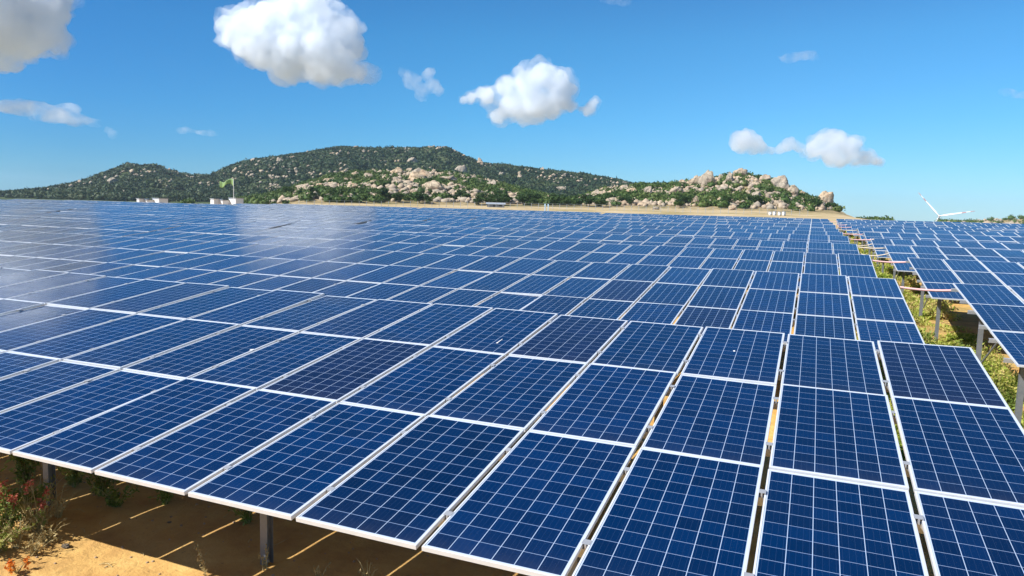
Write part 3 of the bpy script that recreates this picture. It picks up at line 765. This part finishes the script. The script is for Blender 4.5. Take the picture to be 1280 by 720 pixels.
for (x, y, h, r_, n_, lf, lab, fl, mt, nl) in (
 (-8.92, .36, .60, .22, 12, .026, 'tall weed with dusty red flower heads at the left edge of the sand', M_FLOWER, None, 20),
 (-8.76, .56, .58, .16, 7, .024, 'slim red flowered weed standing in front of the dark shade', M_FLOWER, None, 10),
 (-9.15, .30, .52, .24, 10, .028, 'red flowered weed cut by the left edge of the picture', M_FLOWER, None, 16),
 (-9.35, .72, .36, .34, 24, .032, 'bushy green weed below the red flower heads', None, None, 26),
 (-9.05, .95, .34, .28, 16, .016, 'pale dry branching weed at the edge of the shade', None, M_DRY, 8),
 (-8.90, .62, .26, .34, 26, .020, 'wiry dry bush in the middle of the weed patch', None, M_DRY, 14),
 (-9.05, .35, .32, .34, 26, .026, 'yellow green weed on the sunlit sand', None, None, 24),
 (-8.62, .52, .20, .26, 18, .016, 'dry brown weed nearest the shadow edge on sunlit sand', None, M_DRY, 12),
 (-8.75, .12, .26, .32, 24, .024, 'green weed low in the bottom left corner', None, None, 24),
 (-8.45, .28, .18, .22, 14, .016, 'straw coloured tuft between the corner weed and the open sand', None, M_DRY, 12),
 (-8.28, .02, .14, .12, 6, .016, 'tiny orange flowered weed at the bottom edge', M_ORANGE, M_DRY, 8),
 (-10.4, 1.5, .50, .4, 20, .034, 'dark leafy weed in the shade at the left edge', None, None, 24),
 (-9.75, 1.65, .50, .35, 20, .034, 'dark green weed under the table at far left', None, None, 24),
 (-9.25, 1.60, .42, .30, 18, .030, 'dark leafy weed hiding the foot of the left steel post', None, None, 24),
 (-8.80, 1.45, .28, .28, 16, .026, 'low dark weed under the table behind the light streaks', None, None, 22),
 (-8.40, 1.75, .26, .26, 14, .024, 'low dark weed deeper under the table near the left post', None, None, 20),
 (-7.2, 1.75, .26, .26, 14, .022, 'small dark weed under the table right of the red flowers', None, None, 20)):
    plant(x, y, h, r_, n_, lf, lab, flower=fl, mat=mt, grp=G1, nl=nl)
for (x, y, h, r_, lab) in ((-9.0, .62, .42, .30, 'tall straw coloured dead stalks among the corner weeds'), (-8.7, .30, .30, .26, 'short straw coloured dead stalks on the sunlit sand'), (-9.3, .95, .40, .26, 'bare dead stalks against the dark shade')):
    plant(x, y, h, r_, 26, .012, lab, mat=M_DRY, grp=G1, nl=5)
G2 = 'sprigs in front of the steel post'
plant(-6.72, .70, .34, .05, 1, .020, 'single leaning dry sprig with small yellow leaves', mat=M_DRY, grp=G2, lean=(-.9, .25), nl=46, stems=M_DRY)
plant(-6.35, 1.05, .26, .10, 5, .015, 'thin dry weed at the foot of the steel post', mat=M_DRY, grp=G2, nl=12)
plant(-5.75, 1.05, .22, .16, 6, .015, 'small sparse weed right of the steel post', mat=M_DRY, grp=G2, nl=12)
plant(-5.35, 1.25, .26, .14, 6, .015, 'thin upright weed in the shade near the bottom edge', mat=M_DRY, grp=G2, nl=10)
G3 = 'green bushes in the grassy aisle'
for i, (x, y, h, r_) in enumerate(((1.75, 13.2, .55, .42), (1.55, 15.0, .4, .4), (1.95, 12.2, .45, .4), (.95, 17.5, .45, .45), (.8, 20.5, .5, .5), (1.9, 17.2, .5, .45))):
    plant(x, y, h, r_, 22, .05, ['bright green bush beside the low corner of the right table', 'small green bush behind the brightest aisle bush', 'green bush at the right edge of the picture', 'yellow green bush in the aisle behind the nearest table', 'green bush halfway along the visible aisle', 'dark green bush in the shade of the right table'][i], name='bush', grp=G3, nl=26)
# pebbles and twigs on the near sand
V0, F0 = ICO1; m = 700
x = rng.uniform(-11, -3.5, m); y = rng.uniform(-1.2, 4.2, m); s = rng.uniform(.003, .016, m)**1
V = (V0[None]*(1+.4*(rng.random((m, len(V0), 1))-.5))*s[:, None, None]*np.array([1, 1, .7])+np.stack([x, y, ground_z(x, y)+.002], -1)[:, None]).reshape(-1, 3)
me = mesh_np('pebbles', V, (F0[None]+(np.arange(m)*len(V0))[:, None, None]).reshape(-1, 3)); me.materials.append(simple('pebble_stone', (.34, .24, .15), .9))
tag(link(bpy.data.objects.new('pebbles', me)), 'small brown pebbles on the near sand', 'pebbles', kind='stuff')

for i in range(46):
    x = random.uniform(-10.5, -3.2) if i < 34 else random.uniform(.1, 1.7); y = random.uniform(-.8, 3.5) if i < 34 else random.uniform(11, 24)
    sz = random.uniform(.018, .05)*(1 if i < 34 else 1.6)
    o = link(bpy.data.objects.new('stone', random.choice(ROCKS))); o.scale = (sz, sz*.8, sz*.55); o.rotation_euler[2] = random.uniform(0, 6.28)
    o.location = (x, y, float(ground_z(x, y))+sz*.2)
    tag(o, 'small stone lying on the sand under the nearest table' if i < 34 else 'small stone among the weeds of the aisle', 'stone', 'stones on the near sand' if i < 34 else 'stones in the aisle')
TW_ = []
for i in range(60):
    x = random.uniform(-10.5, -3.2); y = random.uniform(-.8, 3.2); a = random.uniform(0, 3.14); l_ = random.uniform(.05, .22); z = float(ground_z(x, y))+.006
    TW_.append(((x, y, z), (x+l_*.5*math.cos(a), y+l_*.5*math.sin(a), z+.012), (x+l_*math.cos(a+.25), y+l_*math.sin(a+.25), z)))
g = MB()
for q in TW_: g.tube(q, [.004, .003, .0015], 4)
tag(g.build('twigs', [M_DRY]), 'dry twigs littering the near sand', 'twigs', kind='stuff')
# ------------------------------------------------------------------ clouds (closed shapes filled with a scattering volume)
def cam_basis():
    yaw, pitch, roll = .391620629, .108165695, .0271761519
    f = np.array([-math.sin(yaw)*math.cos(pitch), math.cos(yaw)*math.cos(pitch), -math.sin(pitch)])
    r = np.cross(f, [0, 0, 1.]); r /= np.linalg.norm(r); u = np.cross(r, f)
    c, s = math.cos(roll), math.sin(roll); return f, c*r+s*u, -s*r+c*u
def noise3(P, s, seed):
    P = P/s + seed*17.3; i = np.floor(P); f = P-i; f = f*f*(3-2*f); out = 0
    for dx in (0, 1):
        for dy in (0, 1):
            for dz in (0, 1):
                k = np.sin((i[:, 0]+dx)*127.1+(i[:, 1]+dy)*311.7+(i[:, 2]+dz)*74.7+seed)*43758.5453; k -= np.floor(k)
                out = out + k*np.where(dx, f[:, 0], 1-f[:, 0])*np.where(dy, f[:, 1], 1-f[:, 1])*np.where(dz, f[:, 2], 1-f[:, 2])
    return out
def cloud_mat(name, dens, wisp=None):
    m = bpy.data.materials.new(name); m.use_nodes = True; n = m.node_tree.nodes; l = m.node_tree.links
    n.remove(n['Principled BSDF']); v = n.new('ShaderNodeVolumePrincipled'); l.new(v.outputs[0], n['Material Output'].inputs['Volume'])
    v.inputs['Color'].default_value = (.945, .972, 1, 1); v.inputs['Density'].default_value = dens; v.inputs['Anisotropy'].default_value = .35
    if wisp:
        g = n.new('ShaderNodeNewGeometry'); t = n.new('ShaderNodeTexNoise'); l.new(g.outputs['Position'], t.inputs['Vector'])
        t.inputs['Scale'].default_value = wisp[0]; t.inputs['Detail'].default_value = 4; t.inputs['Roughness'].default_value = .6; t.inputs['Distortion'].default_value = .5
        r = n.new('ShaderNodeMapRange'); l.new(t.outputs[0], r.inputs[0]); r.inputs[1].default_value = wisp[1]; r.inputs[2].default_value = wisp[2]; r.inputs[3].default_value = 0; r.inputs[4].default_value = dens
        l.new(r.outputs[0], v.inputs['Density'])
    return m
FB, RB, UB = cam_basis()
def cloud(blobs, D, label, mat, vox=7., depth=.8, seed=1, amp=.35, kids=7, flat=None):
    """blobs: (x, y, rx, ry) in picture units of the 1280 px photograph, turned into metres at distance D"""
    r_ = np.random.default_rng(seed); k = D/899.3; bm_v = []; bm_f = []; V0, F0 = ICO2; n0 = 0
    cx = np.mean([b[0] for b in blobs]); cy_ = np.mean([b[1] for b in blobs])
    ctr = CAM + FB*D + RB*(cx-640)*k - UB*(cy_-360)*k
    hor = np.array([FB[0], FB[1], 0]); hor /= np.linalg.norm(hor); rgt = np.array([hor[1], -hor[0], 0]); z = np.array([0, 0, 1.])
    def add(p, rx, ry, rd):
        nonlocal n0
        bm_v.append(V0[:, :1]*rgt*rx + V0[:, 1:2]*hor*rd + V0[:, 2:3]*z*ry + p); bm_f.append(F0+n0); n0 += len(V0)
    for b in blobs:
        rx = b[2]*k; ry = (b[3] if len(b) > 3 else b[2])*k; rd = (rx+ry)*.5*depth*1.2
        g_ = 1.12 if mat is CM else 1.; rx *= g_; ry *= g_; rd *= g_
        p = CAM + FB*D + RB*(b[0]-640)*k - UB*(b[1]-360)*k - ctr + hor*r_.uniform(-.35, .35)*rd
        add(p, rx, ry, rd)
        for q in range(kids):
            d = r_.normal(size=3); d /= np.linalg.norm(d); d[2] = abs(d[2])*(.9 if r_.random() < .75 else -.6)
            s = r_.uniform(.28, .5)
            add(p + (rgt*d[0]*rx+hor*d[1]*rd+z*d[2]*ry)*.85, rx*s, ry*s, rd*s)
    me = mesh_np('cloud', np.concatenate(bm_v), np.concatenate(bm_f))
    o = bpy.data.objects.new('cloud', me); COL.objects.link(o)
    md = o.modifiers.new('r', 'REMESH'); md.mode = 'VOXEL'; md.voxel_size = vox
    dg = bpy.context.evaluated_depsgraph_get(); me2 = bpy.data.meshes.new_from_object(o.evaluated_get(dg)); o.modifiers.clear(); o.data = me2
    n = len(me2.vertices); co = np.empty(n*3, np.float32); me2.vertices.foreach_get('co', co); P = co.reshape(-1, 3).astype(float)
    nr = np.empty(n*3, np.float32); me2.vertices.foreach_get('normal', nr); N = nr.reshape(-1, 3).astype(float)
    S = np.mean([b[2] for b in blobs])*k
    h = (noise3(P, S*.9, seed)-.5)*1. + (noise3(P, S*.42, seed+3)-.5)*.6 + (noise3(P, S*.19, seed+5)-.5)*.36 + (noise3(P, S*.09, seed+7)-.5)*.2
    P += N*(h*amp*S)[:, None]
    me2.vertices.foreach_set('co', P.astype(np.float32).ravel()); me2.update(); me2.materials.clear(); me2.materials.append(mat)
    o.location = ctr
    if label: tag(o, label, 'cloud')
    if mat is CM:
        c_ = cloud([(b[0], b[1], b[2]*.80, (b[3] if len(b) > 3 else b[2])*.80) for b in blobs], D, None, CC, vox, depth, seed+50, amp*1.1, kids)
        c_.name = 'core'; c_.parent = o; c_.location = Vector(c_.location)-o.location
    return o
CM = cloud_mat('cloud_volume', .020, (.013, .36, .60)); CC = cloud_mat('cloud_core', .042, (.018, .33, .55))
CT = cloud_mat('cloud_volume_thin', .017, (.013, .36, .62)); CW = cloud_mat('cloud_volume_wisp', .011, (.02, .42, .66))
CT2 = cloud_mat('cloud_volume_soft', .030, (.013, .30, .55))
DC = 2400
cloud([(290,38,20),(310,32,24),(335,25,28),(365,15,30),(385,10,26),(412,30,24),(430,42,22),(440,58,18),(330,58,28),(365,60,38),(400,65,36),(355,85,20),(400,86,22),(430,88,20),(450,92,13),(462,93,8),(308,62,20),(284,48,13)],
      DC, 'largest white cloud, high above the big hill', CM, 7, seed=2, amp=.42)
cloud([(679,95,20),(697,105,20),(660,105,23),(634,110,17),(608,120,13),(590,122,9),(580,125,6),(640,130,22),(625,145,13),(670,130,24),(700,124,18),(712,112,10),(690,140,12),(655,145,12),(715,134,7),(726,137,5),(738,136,9),(744,128,7),(733,142,6)],
      DC, 'heaped white cloud right of the picture centre with a small lobe on its right', CM, 6, seed=4, amp=.42)
cloud([(930,177,16),(943,180,14),(922,174,11),(954,186,8),(987,180,10),(975,186,7),(998,184,8),(964,188,6)], DC, 'small round cloud above the right hill, left one of a pair', CT2, 5, seed=5, amp=.35)
cloud([(1030,180,17),(1046,178,17),(1062,184,15),(1040,195,14),(1067,197,13),(1082,197,11),(1096,202,9,6),(1018,188,13),(1050,203,10,7),(1006,191,7)], DC, 'brighter long cloud right of the small round one', CM, 5, seed=6, amp=.35)
cloud([(20,20,45),(58,8,30),(74,0,20),(60,42,22),(28,58,16),(-20,30,50),(0,-25,50),(80,22,12),(50,58,13),(-70,5,60),(-130,20,50),(70,64,9,6)], DC, 'grey bottomed cloud cut by the top left corner', CM, 9, seed=7, amp=.42)
cloud([(-60,130,70,10),(20,136,55,10),(60,143,45,10),(95,151,30,8),(120,158,14,5)], DC, 'long flat streak of cloud at the left edge', CT, 6, depth=.6, seed=8, amp=.25, kids=3)
cloud([(140,168,7,6),(136,163,5,4)], DC, 'tiny cloud scrap at the end of the long streak', CT, 2.5, seed=9)
cloud([(508,91,8),(516,102,12),(528,116,11),(541,108,10),(547,114,7),(536,93,9)], DC, 'ragged thin cloud between the two big ones', CT, 4, seed=10, amp=.5)
cloud([(985,73,14,6),(1002,70,18,6),(1018,74,9,4)], DC, 'faint wisp high on the right', CW, 5, seed=11)
cloud([(1258,115,12,4),(1275,120,14,5)], DC, 'faint wisp at the right edge', CW, 5, seed=12)
cloud([(765,0,12,5),(780,4,10,5)], DC, 'faint wisp at the top edge', CW, 5, seed=13)
cloud([(232,163,14,2.5),(255,166,16,2.5)], DC, 'barely visible wisp above the left end of the hill', CW, 4, seed=14)


hz = MB().box(-4150, 4150, -4150, 4150, -93, 112).build('haze', [])
hm = bpy.data.materials.new('haze'); hm.use_nodes = True; hm.node_tree.nodes.remove(hm.node_tree.nodes['Principled BSDF'])
hv_ = hm.node_tree.nodes.new('ShaderNodeVolumePrincipled'); hv_.inputs['Color'].default_value = (.62, .82, 1, 1); hv_.inputs['Density'].default_value = .00008; hv_.inputs['Anisotropy'].default_value = .3
hm.node_tree.links.new(hv_.outputs[0], hm.node_tree.nodes['Material Output'].inputs['Volume']); hz.data.materials.append(hm); hz['kind'] = 'stuff'; hz['label'] = 'thin blue daylight haze in the air over the land'
# ------------------------------------------------------------------ camera
yaw, pitch, roll = .391620629, .108165695, .0271761519
fwd = np.array([-math.sin(yaw)*math.cos(pitch), math.cos(yaw)*math.cos(pitch), -math.sin(pitch)])
r0 = np.cross(fwd, [0, 0, 1.]); r0 /= np.linalg.norm(r0); u0 = np.cross(r0, fwd)
c_, s_ = math.cos(roll), math.sin(roll)
rt = c_*r0+s_*u0; up = -s_*r0+c_*u0
cam = bpy.data.cameras.new('camera'); co = link(bpy.data.objects.new('camera', cam))
co.matrix_world = Matrix(((rt[0], up[0], -fwd[0], CAM[0]), (rt[1], up[1], -fwd[1], CAM[1]), (rt[2], up[2], -fwd[2], CAM[2]), (0, 0, 0, 1)))
cam.sensor_width = 36; cam.lens = 899.293*36/1280; cam.clip_start = .05; cam.clip_end = 30000
sc.camera = co

# ------------------------------------------------------------------ light
sd = Vector((-.74, -.68, 1.0)).normalized()          # direction to the sun
el = math.asin(sd.z); azs = math.atan2(sd.x, sd.y)
w = bpy.data.worlds.new('World'); sc.world = w; w.use_nodes = True
nt = w.node_tree; bg = nt.nodes['Background']
sky = nt.nodes.new('ShaderNodeTexSky'); sky.sky_type = 'NISHITA'; sky.sun_disc = False
sky.sun_elevation = el; sky.sun_rotation = azs; sky.altitude = 50
sky.air_density = 1.0; sky.dust_density = .05; sky.ozone_density = 3.0
# the sky just under the horizon (seen past the crest of the plateau) continues the horizon colour
tc = nt.nodes.new('ShaderNodeTexCoord'); sp = nt.nodes.new('ShaderNodeSeparateXYZ'); nt.links.new(tc.outputs['Generated'], sp.inputs[0])
mx = nt.nodes.new('ShaderNodeMath'); mx.operation = 'MAXIMUM'; nt.links.new(sp.outputs[2], mx.inputs[0]); mx.inputs[1].default_value = .004
cb = nt.nodes.new('ShaderNodeCombineXYZ'); nt.links.new(sp.outputs[0], cb.inputs[0]); nt.links.new(sp.outputs[1], cb.inputs[1]); nt.links.new(mx.outputs[0], cb.inputs[2])
nt.links.new(cb.outputs[0], sky.inputs[0])
rp = nt.nodes.new('ShaderNodeValToRGB'); el_ = rp.color_ramp.elements
mr = nt.nodes.new('ShaderNodeMapRange'); mr.inputs[1].default_value = -.2; mr.inputs[2].default_value = .8; nt.links.new(sp.outputs[2], mr.inputs[0]); nt.links.new(mr.outputs[0], rp.inputs[0])
SKY = [(0.0, (0.11, 0.17, 0.26)), (0.16, (0.14, 0.21, 0.31)), (0.193, (0.368, 0.608, 0.944)), (0.25, (0.368, 0.656, 0.936)), (0.32, (0.304, 0.688, 0.96)), (0.42, (0.285, 0.715, 0.96)), (0.58, (0.21, 0.55, 0.84)), (1.0, (0.15, 0.33, 0.52))]
while len(el_) < len(SKY): el_.new(.5)
for e_, (p_, c3) in zip(el_, SKY): e_.position = p_; e_.color = (*c3, 1)
mm = nt.nodes.new('ShaderNodeMix'); mm.data_type = 'RGBA'; mm.blend_type = 'MULTIPLY'; mm.inputs[0].default_value = 1
nt.links.new(sky.outputs[0], mm.inputs[6]); nt.links.new(rp.outputs[0], mm.inputs[7])
# the sky is deeper blue towards the left, away from the brighter coast side
dt = nt.nodes.new('ShaderNodeVectorMath'); dt.operation = 'DOT_PRODUCT'; nt.links.new(tc.outputs['Generated'], dt.inputs[0]); dt.inputs[1].default_value = (.866, .5, 0)
m2 = nt.nodes.new('ShaderNodeMapRange'); m2.inputs[1].default_value = -.5; m2.inputs[2].default_value = .75; nt.links.new(dt.outputs['Value'], m2.inputs[0])
r2 = nt.nodes.new('ShaderNodeValToRGB'); nt.links.new(m2.outputs[0], r2.inputs[0]); e2 = r2.color_ramp.elements
SIDE = [(.08, (.42, .64, .77)), (.46, (.77, .91, .94)), (.76, (1., 1., 1.))]
while len(e2) < len(SIDE): e2.new(.5)
for e_, (p_, c3) in zip(e2, SIDE): e_.position = p_; e_.color = (*c3, 1)
m3 = nt.nodes.new('ShaderNodeMix'); m3.data_type = 'RGBA'; m3.blend_type = 'MULTIPLY'; m3.inputs[0].default_value = 1
nt.links.new(mm.outputs[2], m3.inputs[6]); nt.links.new(r2.outputs[0], m3.inputs[7])
nt.links.new(m3.outputs[2], bg.inputs[0]); bg.inputs[1].default_value = .097
L = bpy.data.lights.new('sun', 'SUN'); L.energy = 5.0; L.angle = R(.53); L.color = (1, .98, .95)
lo = link(bpy.data.objects.new('sun', L)); lo.rotation_euler = sd.to_track_quat('Z', 'Y').to_euler(); lo.location = (0, -30, 60)
vs = sc.view_settings; sc.display_settings.display_device = 'sRGB'
vs.view_transform = 'Standard'; vs.look = 'None'; vs.exposure = 0.72; vs.gamma = 1; vs.use_curve_mapping = False
sc.render.engine = 'CYCLES'; cy = sc.cycles
cy.max_bounces = 16; cy.diffuse_bounces = 4; cy.glossy_bounces = 4; cy.transmission_bounces = 4; cy.volume_bounces = 14; cy.transparent_max_bounces = 12
cy.use_denoising = True
